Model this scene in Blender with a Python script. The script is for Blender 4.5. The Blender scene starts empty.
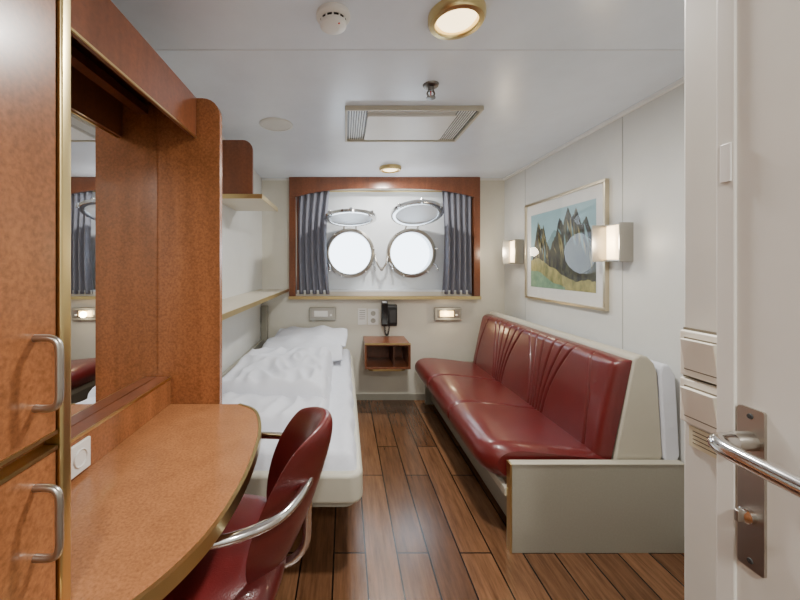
import bpy, bmesh, math, random
from mathutils import Vector, Matrix, noise

def lin(c):
    def f(v):
        v/=255.0
        return v/12.92 if v<=0.04045 else ((v+0.055)/1.055)**2.4
    return (f(c[0]),f(c[1]),f(c[2]),1)

def mat(name,col,rough=0.5,metal=0.0,spots=None,bump=None,coat=0.0,stretch=(1,1,1),spec=None,col2=None,contrast=(0.3,0.7)):
    m=bpy.data.materials.new(name); m.use_nodes=True
    nt=m.node_tree; b=nt.nodes['Principled BSDF']
    c=lin(col)
    b.inputs['Base Color'].default_value=c
    b.inputs['Roughness'].default_value=rough
    b.inputs['Metallic'].default_value=metal
    if coat:
        b.inputs['Coat Weight'].default_value=coat
        b.inputs['Coat Roughness'].default_value=0.08
    if spec is not None: b.inputs['Specular IOR Level'].default_value=spec
    tc=nt.nodes.new('ShaderNodeTexCoord'); mp=nt.nodes.new('ShaderNodeMapping')
    mp.inputs['Scale'].default_value=stretch
    nt.links.new(tc.outputs['Object'],mp.inputs['Vector'])
    sp = spots or (6.0,0.03)
    n=nt.nodes.new('ShaderNodeTexNoise'); n.inputs['Scale'].default_value=sp[0]
    n.inputs['Detail'].default_value=6; n.inputs['Roughness'].default_value=0.65
    nt.links.new(mp.outputs['Vector'],n.inputs['Vector'])
    r=nt.nodes.new('ShaderNodeValToRGB')
    a=sp[1]
    r.color_ramp.elements[0].position=contrast[0]; r.color_ramp.elements[1].position=contrast[1]
    r.color_ramp.elements[0].color=(c[0]*(1-a),c[1]*(1-a),c[2]*(1-a),1)
    r.color_ramp.elements[1].color=lin(col2) if col2 else (min(1,c[0]*(1+a)),min(1,c[1]*(1+a)),min(1,c[2]*(1+a)),1)
    nt.links.new(n.outputs['Fac'],r.inputs['Fac'])
    nt.links.new(r.outputs['Color'],b.inputs['Base Color'])
    if bump:
        n2=nt.nodes.new('ShaderNodeTexNoise'); n2.inputs['Scale'].default_value=bump[0]; n2.inputs['Detail'].default_value=4
        nt.links.new(mp.outputs['Vector'],n2.inputs['Vector'])
        bp=nt.nodes.new('ShaderNodeBump'); bp.inputs['Strength'].default_value=bump[1]; bp.inputs['Distance'].default_value=0.01
        nt.links.new(n2.outputs['Fac'],bp.inputs['Height'])
        nt.links.new(bp.outputs['Normal'],b.inputs['Normal'])
    return m

def woodmat(name,col,rough,speck=150,amt=0.22,grain=(9,9,0.9),gamt=0.16,coat=0.15):
    """fine speckle plus broad soft grain"""
    m=mat(name,col,rough,spots=(speck,amt),coat=coat)
    nt=m.node_tree; b=nt.nodes['Principled BSDF']
    src=b.inputs['Base Color'].links[0].from_socket
    tc=nt.nodes.new('ShaderNodeTexCoord'); mp=nt.nodes.new('ShaderNodeMapping'); mp.inputs['Scale'].default_value=grain
    nt.links.new(tc.outputs['Object'],mp.inputs['Vector'])
    n=nt.nodes.new('ShaderNodeTexNoise'); n.inputs['Scale'].default_value=1.4; n.inputs['Detail'].default_value=5; n.inputs['Distortion'].default_value=0.6
    nt.links.new(mp.outputs['Vector'],n.inputs['Vector'])
    r=nt.nodes.new('ShaderNodeValToRGB'); r.color_ramp.elements[0].position=0.35; r.color_ramp.elements[1].position=0.65
    r.color_ramp.elements[0].color=(1-gamt,1-gamt,1-gamt,1); r.color_ramp.elements[1].color=(1+gamt,1+gamt,1+gamt,1)
    nt.links.new(n.outputs['Fac'],r.inputs['Fac'])
    mu=nt.nodes.new('ShaderNodeMix'); mu.data_type='RGBA'; mu.blend_type='MULTIPLY'; mu.inputs['Factor'].default_value=1
    nt.links.new(src,mu.inputs['A']); nt.links.new(r.outputs['Color'],mu.inputs['B']); nt.links.new(mu.outputs['Result'],b.inputs['Base Color'])
    return m

M={}
M['wall']=mat('wall_paint',(212,213,209),0.42)
M['wall_b']=mat('wall_back_paint',(216,213,200),0.42)
M['ceil']=mat('ceiling_paint',(222,230,241),0.26)
M['white']=mat('white_plastic',(232,232,228),0.35)
M['door']=mat('door_paint',(224,223,216),0.32)
M['wood']=woodmat('pearwood_laminate',(148,94,58),0.26,speck=120,amt=0.3)
M['wooddesk']=woodmat('desk_laminate',(158,106,68),0.24,speck=150,amt=0.28,gamt=0.08)
M['woodred']=woodmat('cherry_wood',(116,68,44),0.3,speck=60,amt=0.2)
M['wooddark']=mat('dark_wood',(72,42,28),0.4,spots=(30,0.2))
M['brass']=mat('brass_trim',(212,192,138),0.28,1.0)
M['chrome']=mat('chrome',(226,226,226),0.12,1.0)
M['steel']=mat('brushed_steel',(184,180,172),0.32,1.0)
M['leather']=mat('red_leather',(96,26,26),0.30,spots=(9,0.12),bump=(260,0.12),coat=0.3)
M['grey']=mat('sofa_grey_shell',(186,181,165),0.45)
M['grey2']=mat('sofa_panel_grey',(154,151,138),0.5,spots=(120,0.05))
M['sheet']=mat('white_linen',(214,218,228),0.8,bump=(30,0.25))
M['duvet']=mat('duvet_linen',(218,222,232),0.85,bump=(14,0.4))
M['bedframe']=mat('bed_frame_cream',(190,187,172),0.4)
M['curtain']=mat('curtain_fabric',(128,130,142),0.9,spots=(80,0.12),stretch=(1,1,0.2))
M['black']=mat('black_plastic',(22,22,24),0.35)
M['dark']=mat('dark_grey',(50,50,50),0.6)  # plain dark grey for keypad, screws, plinth and vent gap
M['greyplast']=mat('grey_metal_box',(170,168,158),0.35,0.3)
M['niche']=mat('niche_white',(222,228,234),0.4)
M['shelfw']=mat('shelf_cream',(206,198,180),0.4)
M['label']=mat('label_yellow',(222,214,184),0.5)
M['ink']=mat('ink',(90,80,60),0.6)

def emis(name,col,s):
    m=bpy.data.materials.new(name); m.use_nodes=True
    b=m.node_tree.nodes['Principled BSDF']
    b.inputs['Base Color'].default_value=lin(col); b.inputs['Roughness'].default_value=0.4
    b.inputs['Emission Color'].default_value=lin(col); b.inputs['Emission Strength'].default_value=s
    return m
M['lampglow']=emis('lamp_glass_lit',(255,228,176),4.5)
M['sconceglow']=emis('sconce_glass_lit',(255,226,178),4.0)
M['readglow']=emis('reading_lamp_lit',(255,218,145),4.0)

mm=bpy.data.materials.new('mirror_silver'); mm.use_nodes=True
b=mm.node_tree.nodes['Principled BSDF']; b.inputs['Metallic'].default_value=1; b.inputs['Roughness'].default_value=0.01
b.inputs['Base Color'].default_value=(0.86,0.87,0.87,1); M['mirror']=mm

gm=bpy.data.materials.new('clear_glass'); gm.use_nodes=True
nt=gm.node_tree; nt.nodes.clear()
o=nt.nodes.new('ShaderNodeOutputMaterial'); mx=nt.nodes.new('ShaderNodeMixShader')
t=nt.nodes.new('ShaderNodeBsdfTransparent'); g=nt.nodes.new('ShaderNodeBsdfGlossy'); g.inputs['Roughness'].default_value=0.01
lw=nt.nodes.new('ShaderNodeLayerWeight'); lw.inputs['Blend'].default_value=0.5
pw_=nt.nodes.new('ShaderNodeMath'); pw_.operation='POWER'; pw_.inputs[1].default_value=3.0
ml=nt.nodes.new('ShaderNodeMath'); ml.operation='MULTIPLY_ADD'; ml.inputs[1].default_value=0.45; ml.inputs[2].default_value=0.02
nt.links.new(lw.outputs['Facing'],pw_.inputs[0]); nt.links.new(pw_.outputs[0],ml.inputs[0])
nt.links.new(ml.outputs[0],mx.inputs[0]); nt.links.new(t.outputs[0],mx.inputs[1]); nt.links.new(g.outputs[0],mx.inputs[2]); nt.links.new(mx.outputs[0],o.inputs[0])
M['glass']=gm

# floor planks
fm=bpy.data.materials.new('wood_plank_floor'); fm.use_nodes=True
nt=fm.node_tree; b=nt.nodes['Principled BSDF']
tc=nt.nodes.new('ShaderNodeTexCoord'); mp=nt.nodes.new('ShaderNodeMapping')
mp.inputs['Rotation'].default_value=(0,0,math.radians(90)); mp.inputs['Location'].default_value=(0.3,0.05,0)
nt.links.new(tc.outputs['Object'],mp.inputs['Vector'])
br=nt.nodes.new('ShaderNodeTexBrick'); br.inputs['Scale'].default_value=1
br.inputs['Brick Width'].default_value=0.95; br.inputs['Row Height'].default_value=0.142
br.inputs['Mortar Size'].default_value=0.0036; br.inputs['Mortar Smooth'].default_value=0.1
br.inputs['Color1'].default_value=lin((100,68,46)); br.inputs['Color2'].default_value=lin((134,96,68)); br.inputs['Mortar'].default_value=lin((16,12,9))
br.offset=0.37
nt.links.new(mp.outputs['Vector'],br.inputs['Vector'])
mp2=nt.nodes.new('ShaderNodeMapping'); mp2.inputs['Scale'].default_value=(28,2.2,1)
nt.links.new(tc.outputs['Object'],mp2.inputs['Vector'])
n=nt.nodes.new('ShaderNodeTexNoise'); n.inputs['Scale'].default_value=1.6; n.inputs['Detail'].default_value=8; n.inputs['Roughness'].default_value=0.7
nt.links.new(mp2.outputs['Vector'],n.inputs['Vector'])
r=nt.nodes.new('ShaderNodeValToRGB'); r.color_ramp.elements[0].position=0.32; r.color_ramp.elements[1].position=0.7
r.color_ramp.elements[0].color=(0.36,0.33,0.30,1); r.color_ramp.elements[1].color=(1.2,1.17,1.14,1)
nt.links.new(n.outputs['Fac'],r.inputs['Fac'])
mu=nt.nodes.new('ShaderNodeMix'); mu.data_type='RGBA'; mu.blend_type='MULTIPLY'; mu.inputs['Factor'].default_value=0.85
nt.links.new(br.outputs['Color'],mu.inputs['A']); nt.links.new(r.outputs['Color'],mu.inputs['B'])
nt.links.new(mu.outputs['Result'],b.inputs['Base Color'])
b.inputs['Roughness'].default_value=0.22; b.inputs['Specular IOR Level'].default_value=0.75
bp=nt.nodes.new('ShaderNodeBump'); bp.inputs['Strength'].default_value=0.2; bp.inputs['Distance'].default_value=0.003
nt.links.new(n.outputs['Fac'],bp.inputs['Height']); nt.links.new(bp.outputs['Normal'],b.inputs['Normal'])
M['floor']=fm

SC=bpy.context.scene.collection
def empty(name,loc=(0,0,0)):
    e=bpy.data.objects.new(name,None); e.location=loc; e.empty_display_size=0.1; SC.objects.link(e); return e
def link(o,parent):
    SC.objects.link(o)
    if parent:
        o.parent=parent; o.matrix_parent_inverse=Matrix.Translation(-Vector(parent.location))
    return o
def meshobj(name,verts,faces,m,parent=None,smooth=False,bevel=0,seg=2,recalc=True):
    me=bpy.data.meshes.new(name); me.from_pydata([tuple(v) for v in verts],[],faces)
    if recalc:
        bm=bmesh.new(); bm.from_mesh(me); bmesh.ops.recalc_face_normals(bm,faces=bm.faces); bm.to_mesh(me); bm.free()
    me.materials.append(m)
    if smooth: me.shade_smooth()
    o=bpy.data.objects.new(name,me); link(o,parent)
    if bevel:
        md=o.modifiers.new('bevel','BEVEL'); md.width=bevel; md.segments=seg; md.limit_method='ANGLE'; md.angle_limit=math.radians(35)
        me.shade_smooth()
        w=o.modifiers.new('wn','WEIGHTED_NORMAL'); w.keep_sharp=True
    return o
BF=[(0,1,2,3),(4,7,6,5),(0,4,5,1),(1,5,6,2),(2,6,7,3),(3,7,4,0)]
def bv(x0,x1,y0,y1,z0,z1):
    return [(x0,y0,z0),(x1,y0,z0),(x1,y1,z0),(x0,y1,z0),(x0,y0,z1),(x1,y0,z1),(x1,y1,z1),(x0,y1,z1)]
def box(name,x0,x1,y0,y1,z0,z1,m,parent=None,bevel=0,seg=2):
    return meshobj(name,bv(x0,x1,y0,y1,z0,z1),BF,m,parent,bevel=bevel,seg=seg)
def boxes(name,lst,m,parent=None,bevel=0):
    V=[];F=[]
    for l in lst:
        k=len(V); V+=bv(*l); F+=[tuple(i+k for i in f) for f in BF]
    return meshobj(name,V,F,m,parent,bevel=bevel)
def prism(name,pts,axis,a,b_,m,parent=None,bevel=0,seg=2):
    """pts 2D. axis 'y': pts (x,z); 'x': pts (y,z); 'z': pts (x,y)"""
    def P(p,t):
        return {'y':(p[0],t,p[1]),'x':(t,p[0],p[1]),'z':(p[0],p[1],t)}[axis]
    n=len(pts)
    V=[P(p,a) for p in pts]+[P(p,b_) for p in pts]
    F=[tuple(range(n)),tuple(range(2*n-1,n-1,-1))]+[(i,(i+1)%n,n+(i+1)%n,n+i) for i in range(n)]
    return meshobj(name,V,F,m,parent,bevel=bevel,seg=seg)
def lathe(name,c,axis,prof,m,parent=None,seg=48,smooth=True):
    ax=Vector(axis).normalized(); q=ax.to_track_quat('Z','Y'); c=Vector(c)
    V=[];F=[];n=len(prof)
    for i in range(seg):
        a=2*math.pi*i/seg
        for r_,h in prof: V.append(c+q@Vector((r_*math.cos(a),r_*math.sin(a),h)))
    for i in range(seg):
        j=(i+1)%seg
        for k in range(n-1): F.append((i*n+k,j*n+k,j*n+k+1,i*n+k+1))
    o=meshobj(name,V,F,m,parent)
    bm=bmesh.new(); bm.from_mesh(o.data); bmesh.ops.remove_doubles(bm,verts=bm.verts,dist=1e-5); bmesh.ops.recalc_face_normals(bm,faces=bm.faces); bm.to_mesh(o.data); bm.free()
    if smooth:
        o.data.shade_smooth(); o.data.set_sharp_from_angle(angle=math.radians(40))
    return o
def catmull(pts,n=8,cyc=False):
    P=[Vector(p) for p in pts]; out=[]
    N=len(P); rng=range(N if cyc else N-1)
    for i in rng:
        if cyc: p0,p1,p2,p3=P[(i-1)%N],P[i],P[(i+1)%N],P[(i+2)%N]
        else: p0,p1,p2,p3=P[max(i-1,0)],P[i],P[i+1],P[min(i+2,N-1)]
        for k in range(n):
            t=k/n
            out.append(0.5*((2*p1)+(-p0+p2)*t+(2*p0-5*p1+4*p2-p3)*t*t+(-p0+3*p1-3*p2+p3)*t**3))
    if not cyc: out.append(P[-1])
    return out
def tube(name,pts,rad,m,parent=None,smoothn=8,cyc=False,seg=6,flat=1.0):
    P=catmull(pts,smoothn,cyc) if smoothn else [Vector(p) for p in pts]
    cu=bpy.data.curves.new(name,'CURVE'); cu.dimensions='3D'; cu.bevel_depth=rad; cu.bevel_resolution=seg; cu.use_fill_caps=True
    s=cu.splines.new('POLY'); s.points.add(len(P)-1)
    for i,p in enumerate(P): s.points[i].co=(*p,1)
    s.use_cyclic_u=cyc
    tmp=bpy.data.objects.new(name+'_tmp',cu); SC.objects.link(tmp)
    dg=bpy.context.evaluated_depsgraph_get(); me=bpy.data.meshes.new_from_object(tmp.evaluated_get(dg))
    bpy.data.objects.remove(tmp); bpy.data.curves.remove(cu)
    me.name=name; me.materials.clear(); me.materials.append(m); me.shade_smooth()
    return link(bpy.data.objects.new(name,me),parent)
def surf(name,f,nu,nv,m,parent=None,thick=0):
    V=[f(i/nu,j/nv) for i in range(nu+1) for j in range(nv+1)]
    F=[(i*(nv+1)+j,(i+1)*(nv+1)+j,(i+1)*(nv+1)+j+1,i*(nv+1)+j+1) for i in range(nu) for j in range(nv)]
    o=meshobj(name,V,F,m,parent,smooth=True)
    if thick:
        s=o.modifiers.new('solid','SOLIDIFY'); s.thickness=thick; s.offset=0
    return o
def cushion(name,fc,T,m,parent=None,n=28,power=4,k=0.6,nz=0):
    """fc(u,v)->(Vector,normal Vector) ; u,v in [-1,1]"""
    idx={};V=[];F=[]
    def add(i,j,s):
        edge=i in(0,n) or j in(0,n)
        key=(i,j,0 if edge else s)
        if key in idx: return idx[key]
        u=-math.cos(math.pi*i/n); v=-math.cos(math.pi*j/n)
        uu=u*math.sqrt(1-k*v*v/2); vv=v*math.sqrt(1-k*u*u/2)
        p,nn=fc(uu,vv)
        t=0 if edge else T*((1-abs(u)**power)*(1-abs(v)**power))**0.45
        p=Vector(p)+Vector(nn)*(t*s)
        if nz and not edge: p+=Vector(nn)*nz*noise.noise(Vector((p.x*7,p.y*7,p.z*7+s)))
        idx[key]=len(V); V.append(p); return idx[key]
    for s in(1,-1):
        for i in range(n):
            for j in range(n):
                q=[add(i,j,s),add(i+1,j,s),add(i+1,j+1,s),add(i,j+1,s)]
                F.append(tuple(q if s>0 else q[::-1]))
    return meshobj(name,V,F,m,parent,smooth=True)
def rrect(x0,x1,y0,y1,r,corners=(1,1,1,1),n=6):
    out=[]
    for (cx,cy,a0,on) in((x0+r,y0+r,180,corners[0]),(x1-r,y0+r,270,corners[1]),(x1-r,y1-r,0,corners[2]),(x0+r,y1-r,90,corners[3])):
        if on:
            for i in range(n+1):
                a=math.radians(a0+90*i/n); out.append((cx+r*math.cos(a),cy+r*math.sin(a)))
        else:
            out.append((cx+(-r if a0 in(180,90) else r),cy+(-r if a0 in(180,270) else r)))
    return out

H=2.15; XL=-0.806; XR=1.55; YB=3.45
# ---------------- shell
box('floor',-1.6,1.65,-1.45,3.6,-0.05,0,M['floor'])
box('ceiling',-1.6,1.65,-1.45,3.6,H,H+0.05,M['ceil'])
box('wall_left',XL-0.05,XL,-0.35,3.6,0,H,M['wall'])
wr=box('wall_right',XR,XR+0.05,0.517,3.6,0,H,M['wall'])
boxes('wall_back',[(XL,-0.466,YB,3.57,0,H),(1.233,XR,YB,3.57,0,H),(-0.466,1.233,YB,3.57,0,1.05),(-0.466,1.233,YB,3.57,2.06,H)],M['wall_b'])
boxes('wall_entry',[(0.54,0.60,-0.30,0.567,0,H),(0.60,XR,0.517,0.567,0,H)],M['door'],bevel=0.004)
boxes('wall_front',[(-1.6,-0.45,-0.35,-0.30,0,H),(0.54,1.65,-0.35,-0.30,0,H),(-0.45,0.54,-0.35,-0.30,2.03,H)],M['wall'])
boxes('wall_corridor',[(-1.6,1.65,-1.45,-1.40,0,H),(-1.6,-1.55,-1.40,-0.35,0,H),(1.60,1.65,-1.40,-0.35,0,H)],M['wall'])
boxes('trim_1',[(XL,XR,1.405,1.409,H-0.0015,H)],mat('joint_grey',(206,211,218),0.5))
boxes('trim_2',[(XR-0.02,XR,0.567,YB,H-0.022,H),(0.0+XL,XR,YB-0.012,YB,H-0.02,H)],M['white'],bevel=0.003)
boxes('trim_3',[(XR-0.002,XR,1.98,1.984,0,H-0.02),(XR-0.002,XR,3.05,3.053,0,H-0.02)],mat('joint_wall',(180,180,174),0.5))
boxes('baseboard_back',[(XL,XR,YB-0.012,YB,0,0.06)],M['grey2'],bevel=0.002)
boxes('baseboard_right',[(XR-0.012,XR,0.567,YB-0.013,0,0.06)],M['grey2'],bevel=0.002)

# ---------------- hull with portholes
PX=(0.05,0.664); PZ=1.43; PR=0.215; YH=3.57
def hull():
    V=[];F=[];h=0.27
    def quad(x0,x1,z0,z1):
        k=len(V); V.extend([(x0,YH,z0),(x1,YH,z0),(x1,YH,z1),(x0,YH,z1)]); F.append((k,k+1,k+2,k+3))
    x0,x1,z0,z1=-0.6,1.35,0.95,2.15
    quad(x0,x1,z0,PZ-h);quad(x0,x1,PZ+h,z1)
    quad(x0,PX[0]-h,PZ-h,PZ+h);quad(PX[0]+h,PX[1]-h,PZ-h,PZ+h);quad(PX[1]+h,x1,PZ-h,PZ+h)
    N=48
    for cx in PX:
        k=len(V)
        for i in range(N):
            a=2*math.pi*i/N; c,s=math.cos(a),math.sin(a); q=h/max(abs(c),abs(s))
            V.append((cx+q*c,YH,PZ+q*s)); V.append((cx+PR*c,YH,PZ+PR*s)); V.append((cx+PR*c,YH+0.12,PZ+PR*s))
        for i in range(N):
            j=(i+1)%N
            F.append((k+3*i,k+3*j,k+3*j+1,k+3*i+1)); F.append((k+3*i+1,k+3*j+1,k+3*j+2,k+3*i+2))
    return meshobj('wall_hull',V,F,M['niche'],recalc=False)
hull()
frost=mat('frosted_portlight',(240,246,252),0.35,spec=0.8)
def portlight(idx,cx,tilt):
    e=empty('window_%d'%idx,(cx,YH,PZ))
    lathe('ring',(cx,YH,PZ),(0,-1,0),[(PR-0.005,0),(PR-0.005,0.03),(PR+0.008,0.036),(PR+0.03,0.03),(PR+0.034,0.0)],M['steel'],e)
    lathe('outer_glass',(cx,YH+0.06,PZ),(0,-1,0),[(0.0001,0),(PR+0.0,0)],M['glass'],e)
    for a in (10,75,130,190,250,310):
        a=math.radians(a); x=cx+(PR+0.028)*math.cos(a); z=PZ+(PR+0.028)*math.sin(a)
        lathe('bolt',(x,YH-0.002,z),(0,-1,0),[(0.0001,0.055),(0.008,0.055),(0.011,0.045),(0.011,0.0)],M['chrome'],e,seg=12)
    for a in (205,335):
        a=math.radians(a); x=cx+(PR+0.03)*math.cos(a); z=PZ+(PR+0.03)*math.sin(a)
        tube('dog',[(x,YH-0.03,z),(x+0.02,YH-0.06,z-0.03),(x+0.025,YH-0.07,z-0.075)],0.009,M['chrome'],e)
    t=math.radians(tilt); hy=YH-0.05; hz=PZ+PR+0.055
    d=Vector((0,-math.cos(t),math.sin(t))); nrm=Vector((0,-math.sin(t),-math.cos(t)))
    c=Vector((cx,hy,hz))+d*(PR+0.035)
    lathe('open_frame',c,nrm,[(PR-0.02,-0.012),(PR-0.02,0.012),(PR+0.0,0.018),(PR+0.025,0.012),(PR+0.028,-0.012),(PR-0.02,-0.012)],M['chrome'],e)
    lathe('open_glass',c,nrm,[(0.0001,0.0),(PR-0.02,0.0)],frost,e)
    for sx in(-0.06,0.06):
        tube('hinge',[(cx+sx,YH,PZ+PR+0.02),(cx+sx,YH-0.035,PZ+PR+0.04),(cx+sx,hy-0.03,hz)],0.010,M['chrome'],e)
    for a in(-50,0,50):
        a=math.radians(a); q=c+d*((PR+0.03)*math.cos(a))+Vector(((PR+0.03)*math.sin(a),0,0))
        lathe('lug',q,nrm,[(0.0001,-0.022),(0.012,-0.02),(0.014,0.0),(0.012,0.02),(0.0001,0.022)],M['chrome'],e,seg=12)
    return e
w1=portlight(1,PX[0],9); w2=portlight(2,PX[1],19)
tube('hook',[(0.30,3.55,1.42),(0.31,3.50,1.34),(0.36,3.50,1.27),(0.41,3.50,1.34),(0.42,3.55,1.42)],0.009,M['steel'],w1)
lathe('hook_knob',(0.36,3.50,1.27),(0,-1,0),[(0.0001,0.03),(0.018,0.025),(0.02,0),(0.0001,-0.01)],M['steel'],w1,seg=16)

# ---------------- window wood surround
ws=empty('window_surround',(0.38,3.43,1.5))
x0,x1=-0.534,1.29
arch=[(x0,2.148),(x0,1.955)]
for i in range(33):
    t=i/32; x=x0+0.05+(x1-x0-0.1)*t
    arch.append((x,1.955+0.085*(1-abs(2*t-1)**3.2)))
arch+=[(x1,1.955),(x1,2.148)]
prism('cornice',arch,'y',3.385,3.41,M['woodred'],ws,bevel=0.002)
boxes('sides',[(x0,x0+0.06,3.385,3.449,1.01,1.955),(x1-0.06,x1,3.385,3.449,1.01,1.955)],M['woodred'],ws,bevel=0.002)
boxes('cornice_ends',[(x0,x0+0.02,3.41,3.449,1.955,2.148),(x1-0.02,x1,3.41,3.449,1.955,2.148)],M['woodred'],ws)
boxes('reveals',[(-0.466,-0.450,3.449,3.569,1.065,2.05),(1.217,1.233,3.449,3.569,1.065,2.05)],M['woodred'],ws)
boxes('sill',[(x0,x1,3.37,3.449,0.985,1.01)],M['woodred'],ws,bevel=0.003)
boxes('sill_brass',[(x0-0.002,x1+0.002,3.362,3.37,0.983,1.012)],M['brass'],ws)
boxes('sill_in',[(-0.466,1.233,3.449,3.569,1.05,1.065)],M['niche'],ws)
tube('rail',[(-0.46,3.47,2.03),(1.23,3.47,2.03)],0.008,M['brass'],ws,smoothn=0)

def curtain(name,xa,xb,n):
    def f(u,v):
        z=1.03+(2.03-1.03)*v
        w=(1-0.10*math.sin(math.pi*(1-v)))
        xc=xa if xa<0 else xb
        x=xa+(xb-xa)*u
        x=xc+(x-xc)*w
        return (x,3.44+0.022*math.sin(u*n*2*math.pi+0.6*math.sin(v*3))+0.006*math.sin(u*31+v*4),z)
    return surf(name,f,140,24,M['curtain'],None,thick=0.003)
curtain('curtain',-0.470,-0.15,5)
curtain('curtain.001',0.94,1.228,5)

# ---------------- ceiling items
def downlight(name,x,y,r=0.095,pw=30):
    e=empty(name,(x,y,H))
    lathe('brass_ring',(x,y,H),(0,0,-1),[(r,0),(r,0.02),(r-0.006,0.03),(r-0.022,0.032),(r-0.028,0.024),(r-0.028,0.0)],M['brass'],e)
    lathe('glass_dome',(x,y,H),(0,0,-1),[(r-0.028,0.012),(r-0.035,0.022),(0.04,0.03),(0.0001,0.033)],M['lampglow'],e)
    l=bpy.data.lights.new(name+'_light','AREA'); l.shape='DISK'; l.size=0.13; l.energy=pw; l.color=(1,0.96,0.895)
    lo=bpy.data.objects.new('bulb',l); lo.location=(x,y,H-0.036); link(lo,e)
    return e
downlight('ceiling_lamp',0.38,1.21,pw=29)
downlight('ceiling_lamp',0.39,3.06,pw=18)
sd=empty('smoke_detector',(-0.04,1.21,H))
lathe('base',(-0.04,1.21,H),(0,0,-1),[(0.058,0),(0.058,0.012),(0.05,0.020),(0.044,0.022)],M['white'],sd)
lathe('vent_gap',(-0.04,1.21,H),(0,0,-1),[(0.044,0.022),(0.036,0.022),(0.036,0.032),(0.044,0.032)],M['dark'],sd)
lathe('cap',(-0.04,1.21,H),(0,0,-1),[(0.036,0.031),(0.046,0.031),(0.044,0.040),(0.036,0.046),(0.015,0.049),(0.0001,0.049)],M['white'],sd)
for i in range(12):
    a=i*math.pi/6; cx=-0.04+0.043*math.cos(a); cy=1.21+0.043*math.sin(a)
    lathe('rib_%d'%i,(cx,cy,H-0.021),(0,0,-1),[(0.003,0),(0.003,0.012)],M['white'],sd,seg=8)
lathe('indicator',(-0.02,1.185,H-0.046),(0,0,-1),[(0.004,0),(0.0001,0.004)],mat('red_led',(200,30,20),0.3),sd,seg=10)
dkst=mat('sprinkler_metal',(120,118,114),0.3,1.0)
sp=empty('sprinkler_head',(0.405,1.675,H))
lathe('escutcheon',(0.405,1.675,H),(0,0,-1),[(0.038,0),(0.035,0.008),(0.016,0.014),(0.013,0.03),(0.0001,0.03)],dkst,sp,seg=24)
lathe('deflector',(0.405,1.675,H-0.062),(0,0,-1),[(0.0001,-0.003),(0.022,-0.002),(0.022,0.002),(0.0001,0.003)],dkst,sp,seg=16)
for s in(-1,1): tube('yoke',[(0.405+s*0.011,1.675,H-0.028),(0.405+s*0.017,1.675,H-0.045),(0.405+s*0.003,1.675,H-0.062)],0.004,dkst,sp)
lathe('bulb',(0.405,1.675,H-0.03),(0,0,-1),[(0.003,0),(0.003,0.03)],mat('red_glass_bulb',(180,40,20),0.2),sp,seg=8)
spk=empty('ceiling_speaker',(-0.415,2.14,H))
lathe('plate',(-0.415,2.14,H),(0,0,-1),[(0.1,0),(0.098,0.006),(0.085,0.009),(0.083,0.006),(0.0001,0.007)],M['wall'],spk)
# air vent
av=empty('air_vent',(0.37,2.13,H))
vx0,vx1,vy0,vy1=0.0,0.74,1.89,2.38
boxes('frame',[(vx0,vx1,vy0,vy0+0.014,H-0.024,H),(vx0,vx1,vy1-0.014,vy1,H-0.024,H),(vx0,vx0+0.014,vy0+0.014,vy1-0.014,H-0.024,H),(vx1-0.014,vx1,vy0+0.014,vy1-0.014,H-0.024,H)],M['grey'],av,bevel=0.002)
box('cavity_shade',vx0+0.014,vx1-0.014,vy0+0.014,vy1-0.014,H-0.006,H-0.001,M['black'],av)  # solid black sheet, paints the darkness between the louvres
box('centre_plate',vx0+0.125,vx1-0.125,vy0+0.080,vy1-0.045,H-0.026,H-0.006,M['white'],av,bevel=0.003)
L=[]
for i in range(7):
    for s in(0,1):
        x=(vx0+0.029+i*0.014) if s==0 else (vx1-0.029-i*0.014)
        L.append((x-0.003,x+0.003,vy0+0.014,vy1-0.014,H-0.011,H-0.006))
for i in range(4):
    y=vy0+0.028+i*0.014; L.append((vx0+0.125,vx1-0.125,y-0.003,y+0.003,H-0.011,H-0.006))
for i in range(2):
    y=vy1-0.025-i*0.012; L.append((vx0+0.125,vx1-0.125,y-0.0025,y+0.0025,H-0.011,H-0.006))
boxes('louvres',L,M['white'],av)

# ---------------- wardrobe
w=empty('wardrobe',(-0.63,0.2,0))
box('carcass',XL+0.002,-0.475,-0.295,0.578,0.0,H-0.003,M['wood'],w)
for nm,z0,z1 in(('upper_door',1.035,H-0.02),('lower_door',0.08,1.005)):
    box(nm,-0.474,-0.452,-0.28,0.555,z0,z1,M['wood'],w,bevel=0.001)
    boxes(nm+'_edge',[(-0.475,-0.450,-0.28,0.557,z0-0.006,z0),(-0.475,-0.450,-0.28,0.557,z1,z1+0.006)],M['brass'],w)
boxes('corner_trim',[(-0.476,-0.447,0.560,0.582,0,H-0.004)],M['brass'],w,bevel=0.004)
def dhandle(name,y,z0,z1,p):
    x=-0.452; r=0.0055
    tube(name,[(x,y,z1-0.004),(x+0.022,y,z1-0.004),(x+0.033,y,z1-0.010),(x+0.036,y,z1-0.024),(x+0.036,y,(z0+z1)/2),(x+0.036,y,z0+0.024),(x+0.033,y,z0+0.010),(x+0.022,y,z0+0.004),(x,y,z0+0.004)],r,M['steel'],p,smoothn=6)
dhandle('handle_upper',0.517,1.080,1.190,w)
dhandle('handle_lower',0.517,0.862,0.972,w)

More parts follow.
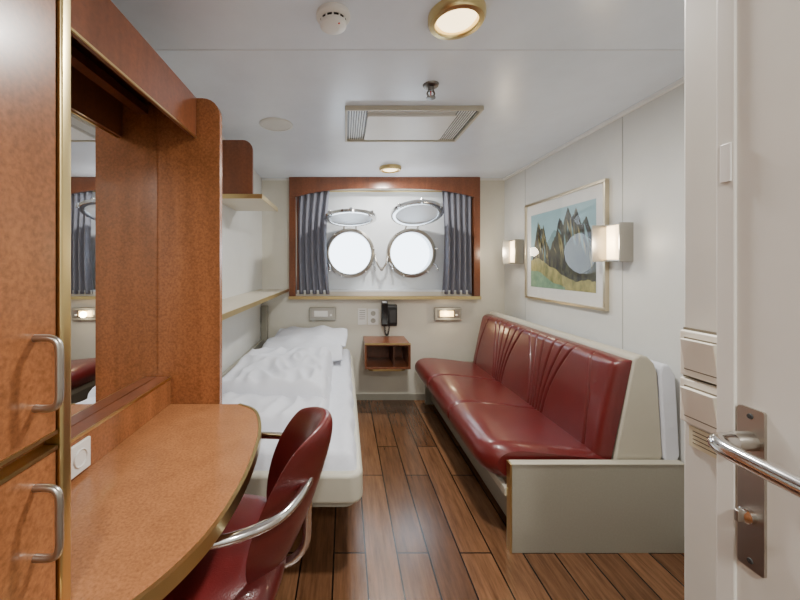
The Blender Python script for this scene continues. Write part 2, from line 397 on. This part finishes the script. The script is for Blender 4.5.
# ---------------- desk unit
dk=empty('writing_desk',(-0.55,1.0,0.7))
front=catmull([(-0.425,1.425,0),(-0.345,1.36,0),(-0.292,1.22,0),(-0.268,1.05,0),(-0.264,0.88,0),(-0.285,0.72,0),(-0.345,0.585,0),(-0.448,0.485,0)],8)
fp=[(p.x,p.y) for p in front]
prism('top',[(XL+0.003,0.584),(XL+0.003,1.425)]+fp+[(-0.446,0.584)],'z',0.712,0.74,M['wooddesk'],dk)
V=[];F=[]
for i,p in enumerate(front):
    a=front[max(i-1,0)];b2=front[min(i+1,len(front)-1)]; d=(b2-a).normalized(); nn=Vector((-d.y,d.x,0))
    if nn.x<0: nn=-nn
    for (o_,z) in((0,0.710),(0.005,0.710),(0.005,0.742),(-0.005,0.742)): 
        V.append((p.x+nn.x*o_,p.y+nn.y*o_,z))
for i in range(len(front)-1):
    for k in range(4): F.append((i*4+k,i*4+(k+1)%4,(i+1)*4+(k+1)%4,(i+1)*4+k))
meshobj('brass_edge',V,F,M['brass'],dk)
box('back_ledge',-0.753,-0.70,0.584,1.425,0.741,0.846,M['wood'],dk)
boxes('ledge_brass',[(-0.703,-0.697,0.584,1.425,0.841,0.849)],M['brass'],dk)
box('ledge_top',-0.753,-0.703,0.584,1.425,0.846,0.850,M['woodred'],dk)
box('modesty_panel',XL+0.003,XL+0.02,0.584,1.425,0.0,0.70,M['wood'],dk)
so=empty('power_socket',(-0.698,0.92,0.79))
box('plate',-0.6995,-0.690,0.885,0.965,0.752,0.832,M['white'],so,bevel=0.003)
lathe('well',(-0.6895,0.925,0.792),(1,0,0),[(0.024,0),(0.022,0.003),(0.020,-0.0),(0.0001,0.0)],M['white'],so,seg=24)
# partition panel
pt=empty('desk_partition',(-0.65,1.44,1.0))
pp=[(XL+0.003,0.0),(-0.504,0.0),(-0.504,1.90)]
for i in range(7):
    a=math.radians(90*i/6); pp.append((-0.504-0.07+0.07*math.cos(a),1.90+0.07*math.sin(a)))
pp+=[(XL+0.003,1.97)]
prism('panel',pp,'y',1.428,1.458,M['wood'],pt,bevel=0.001)
# mirror + valance
mi=empty('wall_mirror',(-0.77,1.0,1.3))
box('backing',XL+0.003,-0.757,0.584,1.426,0.742,1.968,M['wood'],mi)
box('mirror_glass',-0.757,-0.754,0.586,1.425,0.851,1.94,M['mirror'],mi)
va=empty('desk_light_valance',(-0.65,1.0,1.9))
box('front_board',-0.615,-0.597,0.584,1.426,1.81,1.97,M['woodred'],va,bevel=0.001)
box('top_board',-0.752,-0.615,0.584,1.426,1.952,1.968,M['woodred'],va)
box('lower_brass',-0.600,-0.595,0.584,1.426,1.806,1.812,M['brass'],va)
box('lamp_tray',-0.72,-0.68,0.60,1.42,1.90,1.93,M['woodred'],va)
# ---------------- shelves
s1=empty('wall_shelf',(-0.67,2.5,1.08))
box('board',XL+0.002,-0.540,1.462,3.38,1.062,1.080,M['shelfw'],s1)
box('brass_edge',-0.540,-0.532,1.462,3.38,1.058,1.084,M['brass'],s1)
s2=empty('wall_shelf',(-0.65,2.4,1.7))
box('board',XL+0.002,-0.503,2.13,2.63,1.705,1.723,M['shelfw'],s2)
boxes('brass_edge',[(-0.503,-0.496,2.123,2.63,1.70,1.727),(XL+0.002,-0.503,2.123,2.13,1.70,1.727)],M['brass'],s2)
pp=[(XL+0.002,1.724),(-0.56,1.724),(-0.56,2.0)]
for i in range(7):
    a=math.radians(90*i/6); pp.append((-0.62+0.06*math.cos(a),2.0+0.06*math.sin(a)))
pp+=[(XL+0.002,2.06)]
prism('end_panel',pp,'y',2.15,2.17,M['woodred'],s2,bevel=0.001)

# ---------------- bed
bd=empty('single_bed',(-0.37,2.4,0.3))
prism('frame',rrect(XL+0.004,0.075,1.45,3.435,0.06,(1,1,0,0)),'z',0.315,0.44,M['bedframe'],bd,bevel=0.018,seg=4)
prism('underside',rrect(XL+0.03,0.045,1.48,3.42,0.05,(1,1,0,0)),'z',0.29,0.318,M['grey2'],bd)
boxes('wall_bracket',[(XL+0.004,XL+0.05,1.9,2.0,0.0,0.30),(XL+0.004,XL+0.05,2.9,3.0,0.0,0.30),(-0.5,-0.47,1.8,1.83,0,0.30),(-0.5,-0.47,3.2,3.23,0,0.30)],M['steel'],bd)
box('head_bracket',XL+0.004,-0.74,3.38,3.432,0.44,0.92,M['grey2'],bd,bevel=0.008)
box('side_rail',XL+0.004,XL+0.03,1.9,3.37,0.44,0.60,M['grey2'],bd,bevel=0.006)
def sheetf(name,xa,xb,ya,yb,z0,z1,r,m,amp,seed,nu=60,nv=100,wr=1.0,skew=0):
    def f(u,v):
        x=xa+(xb-xa)*u; y=ya+(yb-ya)*v
        dx=min(u*(xb-xa),(1-u)*(xb-xa)); dy=min(v*(yb-ya),(1-v)*(yb-ya)); d=min(dx,dy)
        z=z1
        if d<r:
            z=z1-(1-math.sqrt(max(0,1-(1-d/r)**2)))*(z1-z0)
        p=Vector((x*5+seed,y*5,seed))
        q=Vector((x*11*wr+seed,y*4+x*3,seed))
        z+=(amp*noise.noise(p)+amp*0.8*(1-abs(noise.noise(q))*2.2))*min(1,d/(r*0.8)) 
        x+=0.010*noise.noise(Vector((y*7,seed,1)))*(1 if d<r else 0.3)
        y+=0.012*noise.noise(Vector((x*7,seed,3)))*(1 if d<r else 0.3)+skew*u*(1-v)
        return (x,y,z)
    return surf(name,f,nu,nv,m,bd)
sheetf('mattress',XL+0.035,0.055,1.475,3.41,0.425,0.51,0.045,M['sheet'],0.006,2.0)
sheetf('duvet_lower',XL+0.045,-0.085,1.60,2.80,0.485,0.575,0.045,M['duvet'],0.020,5.0,skew=0.12)
sheetf('duvet_fold',XL+0.05,-0.10,1.98,2.83,0.54,0.645,0.05,M['duvet'],0.026,9.0,skew=-0.06)
def pil(cx,cy,cz,w_,h_,rx,rz):
    R=Matrix.Rotation(math.radians(rz),3,'Z')@Matrix.Rotation(math.radians(rx),3,'X')
    return lambda u,v:(Vector((cx,cy,cz))+R@Vector((u*w_,v*h_,0)),R@Vector((0,0,1)))
cushion('pillow_1',pil(-0.36,3.04,0.60,0.34,0.27,8,2),0.085,M['sheet'],bd,power=2.2,k=0.1,nz=0.03)
cushion('pillow_2',pil(-0.31,3.2,0.66,0.33,0.2,12,-3),0.055,M['sheet'],bd,power=2.2,k=0.1,nz=0.03)

# ---------------- sofa
sf=empty('leather_sofa',(1.1,2.45,0))
Y0,Y1=1.65,3.30
def seatf(u,v):
    prof=[(1.24,0.30),(0.80,0.29),(0.70,0.30),(0.655,0.33),(0.64,0.375),(0.655,0.42),(0.70,0.450),(0.78,0.458),(0.90,0.448),(1.05,0.430),(1.25,0.405)]
    P=catmull([(a,b_,0) for a,b_ in prof],6)
    k=v*(len(P)-1); i=min(int(k),len(P)-2); p=P[i].lerp(P[i+1],k-i)
    y=Y0+(Y1-Y0)*u
    d=0
    for b_ in(1/3,2/3): d+=math.exp(-((u-b_)*(Y1-Y0)/0.010)**2)
    s=(u*3)%1; puff=0.025*math.sin(math.pi*s)
    e=min(u,1-u)*(Y1-Y0)
    er=max(0,1-e/0.06)
    sc=1-0.10*d-0.16*er**2+puff
    cx,cz=0.98,0.36
    rc=max(0,1-(u*(Y1-Y0))/0.12)
    x=cx+(p.x-cx)*(1-(1-sc)*0.35)
    if x<cx: x+=0.05*rc*rc*min(1,(cx-x)/0.3)
    z=cz+(p.y-cz)*(1-(1-sc)*1.6)
    return (x,y,z)
surf('seat',seatf,330,60,M['leather'],sf)
for yy,nm in((Y0+0.001,'seat_end_near'),(Y1-0.001,'seat_end_far')):
    u=0 if 'near' in nm else 1
    ring=[seatf(u,i/40) for i in range(41)]
    V=[Vector(p) for p in ring]; c=sum(V,Vector())/len(V)
    V.append(c); meshobj(nm,V,[(i,i+1,41) for i in range(40)]+[(40,0,41)],M['leather'],sf)
tilt=Vector((0.10,0,0.47)); base=Vector((1.235,0,0.385))
nb=Vector((-0.47,0,0.10)).normalized()
FAN=[(-0.075,-0.245),(-0.045,-0.155),(-0.015,-0.055),(0.015,0.055),(0.045,0.155),(0.075,0.245)]
def backf(u,v):
    y=Y0+(Y1-Y0)*u; Lh=(Y1-Y0)
    eu=min(u,1-u)*Lh; ev=(1-v)*0.48
    t=0.066
    if eu<0.05: t*=math.sqrt(max(0,1-(1-eu/0.05)**2))
    if ev<0.05: t*=math.sqrt(max(0,1-(1-ev/0.05)**2))
    g=0
    fade=1-0.6*max(0,(v-0.75)/0.25)
    for b_ in(1/3,2/3):
        for a0,a1 in FAN:
            off=a0+(a1-a0)*(v**1.8)
            dd=(u-b_)*Lh-off
            g=max(g,0.018*fade*math.exp(-(dd/0.0060)**2))
    for b_,sg in((0,1),(1,-1)):
        off=sg*(0.10+0.09*(v**1.8)); dd=(u-b_)*Lh-off
        g=max(g,0.014*fade*math.exp(-(dd/0.0060)**2))
    t-=g*(1 if min(eu,ev)>0.03 else min(eu,ev)/0.03)
    t+=0.010*math.sin(math.pi*min(1,v*1.0))*(1 if eu>0.1 else eu/0.1)
    p=base+tilt*v+nb*t
    return (p.x,y,p.z)
surf('backrest',backf,600,64,M['leather'],sf)
shell=[(1.24,0.36),(1.335,0.845),(1.345,0.872),(1.365,0.882),(1.40,0.875),(1.43,0.845),(1.445,0.80),(1.47,0.42),(1.46,0.37)]
prism('back_shell',shell,'y',Y0-0.01,Y1+0.01,M['grey'],sf,bevel=0.01,seg=3)
prism('rear_mattress',[(1.47,0.40),(1.45,0.80),(1.46,0.84),(1.49,0.84),(1.52,0.79),(1.54,0.42),(1.52,0.38)],'y',Y0-0.02,Y1-0.02,M['sheet'],sf,bevel=0.01,seg=3)
box('base',0.80,1.45,Y0+0.03,Y1,0.05,0.30,M['grey2'],sf,bevel=0.004)
box('front_rail',0.735,0.76,1.632,Y1+0.02,0.235,0.275,M['grey'],sf,bevel=0.004)
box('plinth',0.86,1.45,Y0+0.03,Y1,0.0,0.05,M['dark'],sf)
box('side_panel',0.752,1.53,1.60,1.63,0.0,0.398,M['grey2'],sf,bevel=0.002)
boxes('side_panel_edge',[(0.743,0.752,1.596,1.634,0.0,0.403)],M['brass'],sf,bevel=0.002)
boxes('side_panel_top',[(0.752,1.532,1.596,1.634,0.398,0.404)],M['grey'],sf,bevel=0.002)
box('side_panel_far',0.755,1.53,3.33,3.36,0.0,0.398,M['grey2'],sf,bevel=0.002)

# ---------------- nightstand
ns=empty('bedside_shelf_box',(0.37,3.28,0.5))
nx0,nx1,ny0,ny1=0.175,0.57,3.10,3.436
boxes('shell',[(nx0,nx1,ny0,ny1,0.605,0.622),(nx0,nx1,ny0,ny1,0.40,0.417),(nx0,nx0+0.016,ny0,ny1,0.417,0.605),(nx1-0.016,nx1,ny0,ny1,0.417,0.605),(nx0,nx1,ny1-0.012,ny1,0.417,0.605)],M['woodred'],ns,bevel=0.002)
boxes('divider',[(nx0+0.25,nx0+0.262,ny0+0.02,ny1-0.012,0.417,0.605)],M['wooddark'],ns)
boxes('edge_frame',[(nx0-0.003,nx1+0.003,ny0-0.006,ny0,0.603,0.624),(nx0-0.003,nx1+0.003,ny0-0.006,ny0,0.398,0.417),(nx0-0.003,nx0+0.014,ny0-0.006,ny0,0.417,0.603),(nx1-0.014,nx1+0.003,ny0-0.006,ny0,0.417,0.603)],M['woodred'],ns,bevel=0.001)
boxes('top_brass',[(nx0-0.004,nx1+0.004,ny0-0.010,ny0-0.006,0.612,0.626)],M['brass'],ns)
prism('lower_tray',rrect(nx0+0.03,nx1-0.03,ny0+0.02,ny1,0.05,(1,1,0,0)),'z',0.372,0.399,M['brass'],ns,bevel=0.005)

# ---------------- reading lamps
def reading(name,xa,xb,lit):
    e=empty(name,((xa+xb)/2,3.44,0.84))
    z0,z1=0.775,0.90
    box('housing',xa,xb,3.405,3.449,z0,z1,M['greyplast'],e,bevel=0.01,seg=3)
    box('recess',xa+0.03,xb-0.03,3.401,3.406,z0+0.03,z1-0.02,M['steel'],e,bevel=0.002)
    box('diffuser',xa+0.05,xb-0.08,3.395,3.402,z0+0.04,z1-0.03,M['readglow'] if lit else M['white'],e,bevel=0.002)
    lathe('switch',(xb-0.05,3.401,z0+0.055),(0,-1,0),[(0.010,0),(0.010,0.008),(0.0001,0.010)],M['white'],e,seg=16)
    if lit:
        l=bpy.data.lights.new(name,'POINT'); l.energy=1.0; l.color=(1,0.82,0.55); l.shadow_soft_size=0.03
        lo=bpy.data.objects.new('bulb',l); lo.location=((xa+xb)/2-0.02,3.36,0.84); link(lo,e)
reading('reading_lamp',-0.345,-0.085,False)
reading('reading_lamp',0.86,1.12,True)
# phone
ph=empty('wall_telephone',(0.42,3.4,0.85))
prism('cradle',[(3.449,0.72),(3.449,0.93),(3.40,0.93),(3.385,0.90),(3.395,0.74),(3.42,0.72)],'x',0.36,0.50,M['black'],ph,bevel=0.006)
prism('handset',[(3.385,0.955),(3.355,0.975),(3.33,0.95),(3.345,0.90),(3.355,0.84),(3.345,0.78),(3.335,0.745),(3.36,0.725),(3.385,0.745),(3.385,0.80),(3.378,0.84),(3.385,0.90)],'x',0.345,0.405,M['black'],ph,bevel=0.010,seg=3)
box('keypad',0.425,0.485,3.384,3.392,0.76,0.88,M['dark'],ph)
cord=[]
for i in range(90):
    t=i/89; a=i*1.25
    cz=0.73-0.095*math.sin(t*math.pi*0.98)
    cord.append((0.375+0.05*t+0.008*math.cos(a),3.40+0.008*math.sin(a),cz))
tube('coiled_cord',cord,0.003,M['black'],ph,smoothn=2,seg=2)
sg=empty('wall_notice_plates',(0.22,3.44,0.82))
box('plate_left',0.125,0.21,3.443,3.449,0.73,0.89,M['white'],sg,bevel=0.001)
box('plate_right',0.222,0.325,3.441,3.449,0.73,0.885,M['white'],sg,bevel=0.001)
L=[(0.14,0.195,3.4425,3.443,0.865-i*0.02,0.869-i*0.02) for i in range(5)]
boxes('print_lines',L,M['ink'],sg)
for zz in(0.77,0.84): lathe('socket_well',(0.273,3.4405,zz),(0,-1,0),[(0.024,0),(0.022,0.003),(0.0001,0.0015)],M['greyplast'],sg,seg=20)

# ---------------- sconces
def sconce(name,yc):
    e=empty(name,(1.5,yc,1.42))
    z0,z1=1.32,1.53
    box('back_plate',1.535,1.549,yc-0.055,yc+0.055,z0+0.01,z1-0.01,M['steel'],e,bevel=0.002)
    prism('glass',rrect(1.470,1.535,yc-0.040,yc+0.040,0.015,(1,1,1,1)),'z',z0+0.012,z1-0.012,M['sconceglow'],e,bevel=0.004)
    prism('fin_far',[(1.549,yc+0.052),(1.430,yc+0.088),(1.430,yc+0.093),(1.549,yc+0.058)],'z',z0,z1,M['steel'],e)
    prism('fin_near',[(1.549,yc-0.052),(1.465,yc-0.064),(1.465,yc-0.069),(1.549,yc-0.058)],'z',z0,z1,M['steel'],e)
    boxes('end_caps',[(1.475,1.549,yc-0.055,yc+0.055,z0+0.004,z0+0.010),(1.475,1.549,yc-0.055,yc+0.055,z1-0.010,z1-0.004)],M['steel'],e)
    l=bpy.data.lights.new(name,'POINT'); l.energy=2.6; l.color=(1,0.85,0.64); l.shadow_soft_size=0.04
    lo=bpy.data.objects.new('bulb',l); lo.location=(1.40,yc,1.425); link(lo,e)
sconce('wall_sconce',1.965); sconce('wall_sconce',3.13)

# ---------------- framed picture
fp_=empty('framed_mountain_picture',(1.54,2.54,1.42))
fy0,fy1,fz0,fz1=2.08,3.01,1.03,1.81; X=1.549
boxes('frame',[(1.522,X,fy0,fy1,fz0,fz0+0.018),(1.522,X,fy0,fy1,fz1-0.018,fz1),(1.522,X,fy0,fy0+0.018,fz0+0.018,fz1-0.018),(1.522,X,fy1-0.018,fy1,fz0+0.018,fz1-0.018)],mat('silver_gold_frame',(206,196,172),0.3,1.0),fp_,bevel=0.002)
box('mat_board',1.536,X,fy0+0.018,fy1-0.018,fz0+0.018,fz1-0.018,M['white'],fp_)
ia,ib,ja,jb=2.93,2.17,1.13,1.71
random.seed(4)
def art(name,pts,m,layer):
    V=[(1.5358-0.0003*layer,ia+(ib-ia)*p[0],ja+(jb-ja)*p[1]) for p in pts]
    meshobj(name,V,[tuple(range(len(V)))],m,fp_)
def jag(top,amp=0.035,sub=4):
    for s in range(sub):
        out=[]
        for a,b2 in zip(top,top[1:]):
            out.append(a); out.append(((a[0]+b2[0])/2+random.uniform(-1,1)*amp*0.2,(a[1]+b2[1])/2+random.uniform(-1,1)*amp))
        out.append(top[-1]); top=out; amp*=0.5
    return [(min(1,max(0,x)),min(1,max(0,z))) for x,z in top]
def ridge(name,top,base,m,layer,amp=0.035):
    t=jag(top,amp)
    V=[];F=[]
    for i,(x,z) in enumerate(t):
        zb=base(x)
        for q in(zb if zb<z else z-0.001,z):
            V.append((1.5358-0.0003*layer,ia+(ib-ia)*x,ja+(jb-ja)*q))
    F=[(2*i,2*i+2,2*i+3,2*i+1) for i in range(len(t)-1)]
    meshobj(name,V,F,m,fp_)
    return t
msky=mat('print_sky_ink',(150,188,196),0.6,spots=(5,0.08))
mfar=mat('print_haze_ink',(116,150,152),0.6,spots=(22,0.2))
mrock=mat('print_rock_ink',(30,36,34),0.6,spots=(26,0.6),stretch=(1,1,.35),col2=(96,98,70),contrast=(0.42,0.74))
mslope=mat('print_slope_ink',(120,128,78),0.6,spots=(20,0.3),stretch=(1,1,.5),col2=(186,174,106))
mmead=mat('print_meadow_ink',(96,140,118),0.6,spots=(14,0.2),col2=(140,172,136))
mface=mat('print_sunlit_ink',(148,140,92),0.6,spots=(40,0.3))
art('print_sky',[(0,0),(1,0),(1,1),(0,1)],msky,0)
ridge('print_far_ridge',[(0,0.52),(0.12,0.66),(0.3,0.58),(0.42,0.74),(0.6,0.7),(0.8,0.78),(1,0.6)],lambda x:0.0,mfar,1)
t1=ridge('print_crag_left',[(0.02,0.34),(0.08,0.62),(0.14,0.90),(0.19,0.78),(0.24,0.84),(0.30,0.60),(0.38,0.40)],lambda x:0.25,mrock,2)
t2=ridge('print_crag_main',[(0.30,0.28),(0.38,0.54),(0.45,0.66),(0.51,0.88),(0.57,0.78),(0.63,0.98),(0.69,0.86),(0.75,0.96),(0.82,0.76),(0.88,0.84),(0.94,0.68),(1,0.66)],lambda x:0.05,mrock,3)
for tt in (t1,t2):
    for i in range(24):
        x_,z_=random.choice(tt[8:-8]); L_=random.uniform(0.08,0.34); w_=random.uniform(0.006,0.020); dx=random.uniform(0.0,0.06)
        z0_=z_-random.uniform(0.01,0.3)
        if z0_-L_<0.15: continue
        art('print_sunlit_face',[(x_,z0_),(x_+w_+dx*0.4,z0_-L_*0.4),(x_+w_*0.5+dx,z0_-L_),(x_+dx*0.4-w_*0.3,z0_-L_*0.5)],mface if i%3 else mfar,4)
ridge('print_slope',[(0,0.36),(0.15,0.40),(0.35,0.28),(0.55,0.18),(0.75,0.10),(0.9,0.14),(1,0.12)],lambda x:0.0,mslope,5,0.02)
ridge('print_meadow',[(0,0.22),(0.2,0.20),(0.4,0.08),(0.6,0.03)],lambda x:0.0,mmead,6,0.015)
meshobj('glass_pane',[(1.530,fy0+0.015,fz0+0.015),(1.530,fy1-0.015,fz0+0.015),(1.530,fy1-0.015,fz1-0.015),(1.530,fy0+0.015,fz1-0.015)],[(0,1,2,3)],M['glass'],fp_)

# ---------------- entry door
dr=empty('door_1',(0.51,0.1,1.0))
box('leaf',0.500,0.536,-0.29,0.453,0.01,2.02,M['door'],dr)
box('leaf_lip',0.4965,0.530,0.453,0.475,0.01,2.02,M['door'],dr,bevel=0.0015)
box('strike',0.494,0.4966,0.455,0.468,1.40,1.45,M['white'],dr,bevel=0.001)
prism('lock_plate',rrect(0.4205,0.449,0.92,1.117,0.003),'x',0.4965,0.500,M['steel'],dr)
lathe('rose',(0.4965,0.435,1.077),(-1,0,0),[(0.011,0),(0.011,0.018),(0.009,0.022),(0.009,0.04)],M['steel'],dr,seg=24)
tube('lever',[(0.475,0.435,1.077),(0.458,0.434,1.077),(0.448,0.424,1.077),(0.445,0.405,1.076),(0.445,0.37,1.075),(0.446,0.33,1.074),(0.449,0.30,1.073)],0.0095,M['chrome'],dr,smoothn=8)
lathe('thumbturn',(0.4965,0.436,0.985),(-1,0,0),[(0.009,0),(0.009,0.006),(0.004,0.010),(0.0001,0.010)],M['chrome'],dr,seg=20)
box('thumbturn_bar',0.480,0.4965,0.4335,0.4385,0.978,0.992,M['steel'],dr,bevel=0.001)
for zz in(0.93,1.107): lathe('screw',(0.4965,0.435,zz),(-1,0,0),[(0.0035,0),(0.003,0.0012),(0.0001,0.0014)],M['dark'],dr,seg=12)
swm=mat('switch_plastic',(244,240,228),0.3)
swg=mat('switch_gap_shade',(120,112,96),0.5)  # tone for the rocker gaps and the painted shade around the plates
for k,(za,zb) in enumerate(((1.122,1.192),(1.050,1.118))):
    e=empty('light_switch',(0.535,0.525,(za+zb)/2))
    box('shade_outline',0.5365,0.5398,0.484,0.563,za-0.003,zb+0.003,swg,e)  # added grey outline, painted shade that sets the switch off the wall
    box('plate',0.527,0.5366,0.488,0.560,za,zb,swm,e,bevel=0.003,seg=3)
    box('rocker_gap',0.5262,0.5272,0.497,0.551,za+0.010,zb-0.010,swg,e)
    prism('rocker',[(0.5264,za+0.012),(0.5264,zb-0.012),(0.517,zb-0.012),(0.524,za+0.012)],'y',0.499,0.549,swm,e,bevel=0.0015)
lb=empty('switch_label',(0.539,0.53,1.03))
box('card',0.538,0.5395,0.500,0.555,1.012,1.043,M['label'],lb)
boxes('print',[(0.5376,0.538,0.508,0.549,1.036-i*0.006,1.0372-i*0.006) for i in range(4)],M['ink'],lb)

# ---------------- desk chair (faces -x)
CX,CY=-0.41,1.06
cc=empty('desk_chair',(CX,CY,0))
def seatc(u,v): return (Vector((CX+0.235*u,CY+0.235*v,0.445-0.02*abs(u)**2)),Vector((0,0,1)))
cushion('seat',seatc,0.05,M['leather'],cc,power=5,k=0.55)
def backc(u,v):
    z=0.635+0.21*v
    x=CX+0.222+0.075*(v+1)-0.12*u*u-0.015*(v*v)
    nn=Vector((-1,0.85*u,0.2)).normalized()
    return (Vector((x,CY+0.20*u*(1-0.12*(v+1)*0.5),z)),nn)
cushion('backrest',backc,0.030,M['leather'],cc,power=6,k=0.75,n=32)
hw=0.262
arm=[(CX-0.275,CY-hw,0.645),(CX-0.155,CY-hw,0.652),(CX-0.0,CY-hw,0.658),(CX+0.13,CY-hw+0.01,0.664),(CX+0.235,CY-0.205,0.675),(CX+0.295,CY-0.11,0.69),(CX+0.312,CY,0.695)]
arm=arm+[(a,2*CY-b_,c_) for a,b_,c_ in arm[:-1][::-1]]
tube('chrome_arms',arm,0.0125,M['chrome'],cc)
for s in(-1,1):
    y=CY+s*hw
    tube('arm_support',[(CX-0.275,y,0.645),(CX-0.305,y,0.62),(CX-0.275,y,0.54),(CX-0.155,CY+s*0.22,0.42),(CX-0.055,CY+s*0.10,0.395)],0.0125,M['chrome'],cc)
tube('back_bracket',[(CX,CY,0.385),(CX+0.2,CY,0.385),(CX+0.285,CY,0.44),(CX+0.297,CY,0.56),(CX+0.306,CY,0.69)],0.013,M['chrome'],cc)
lathe('column',(CX,CY,0.06),(0,0,1),[(0.0001,0),(0.035,0),(0.035,0.12),(0.022,0.13),(0.022,0.33),(0.08,0.335),(0.08,0.345),(0.0001,0.345)],M['chrome'],cc,seg=24)
for i in range(5):
    a=2*math.pi*i/5+0.3; d=Vector((math.cos(a),math.sin(a),0)); c=Vector((CX,CY,0))
    tube('leg_%d'%i,[c+Vector((0,0,0.11)),c+d*0.14+Vector((0,0,0.10)),c+d*0.26+Vector((0,0,0.07))],0.016,M['black'],cc)
    p=c+d*0.265+Vector((0,0,0.027)); pe=Vector((-d.y,d.x,0))
    for s in(-1,1): lathe('castor_%d'%i,p+pe*0.012*s-pe*0.009,pe,[(0.0001,0),(0.024,0),(0.026,0.004),(0.026,0.014),(0.024,0.018),(0.0001,0.018)],M['black'],cc,seg=20)
cc.rotation_euler=(0,0,math.radians(4))

cl=downlight('corridor_fill',0.1,-0.75,pw=32)  # added fill lamp in the unseen corridor, brightens the cabin from behind the camera

wd=bpy.data.worlds.new('World'); bpy.context.scene.world=wd; wd.use_nodes=True
bg=wd.node_tree.nodes['Background']; bg.inputs[0].default_value=(0.76,0.88,1.0,1); bg.inputs[1].default_value=7

cam=bpy.data.cameras.new('camera'); co=bpy.data.objects.new('camera',cam); SC.objects.link(co)
co.location=(0,0,1.29); co.rotation_euler=(math.radians(90),0,0)
cam.sensor_width=36; cam.lens=36*355/800; cam.shift_x=55/800; cam.shift_y=-33/800; cam.clip_start=0.02
bpy.context.scene.camera=co
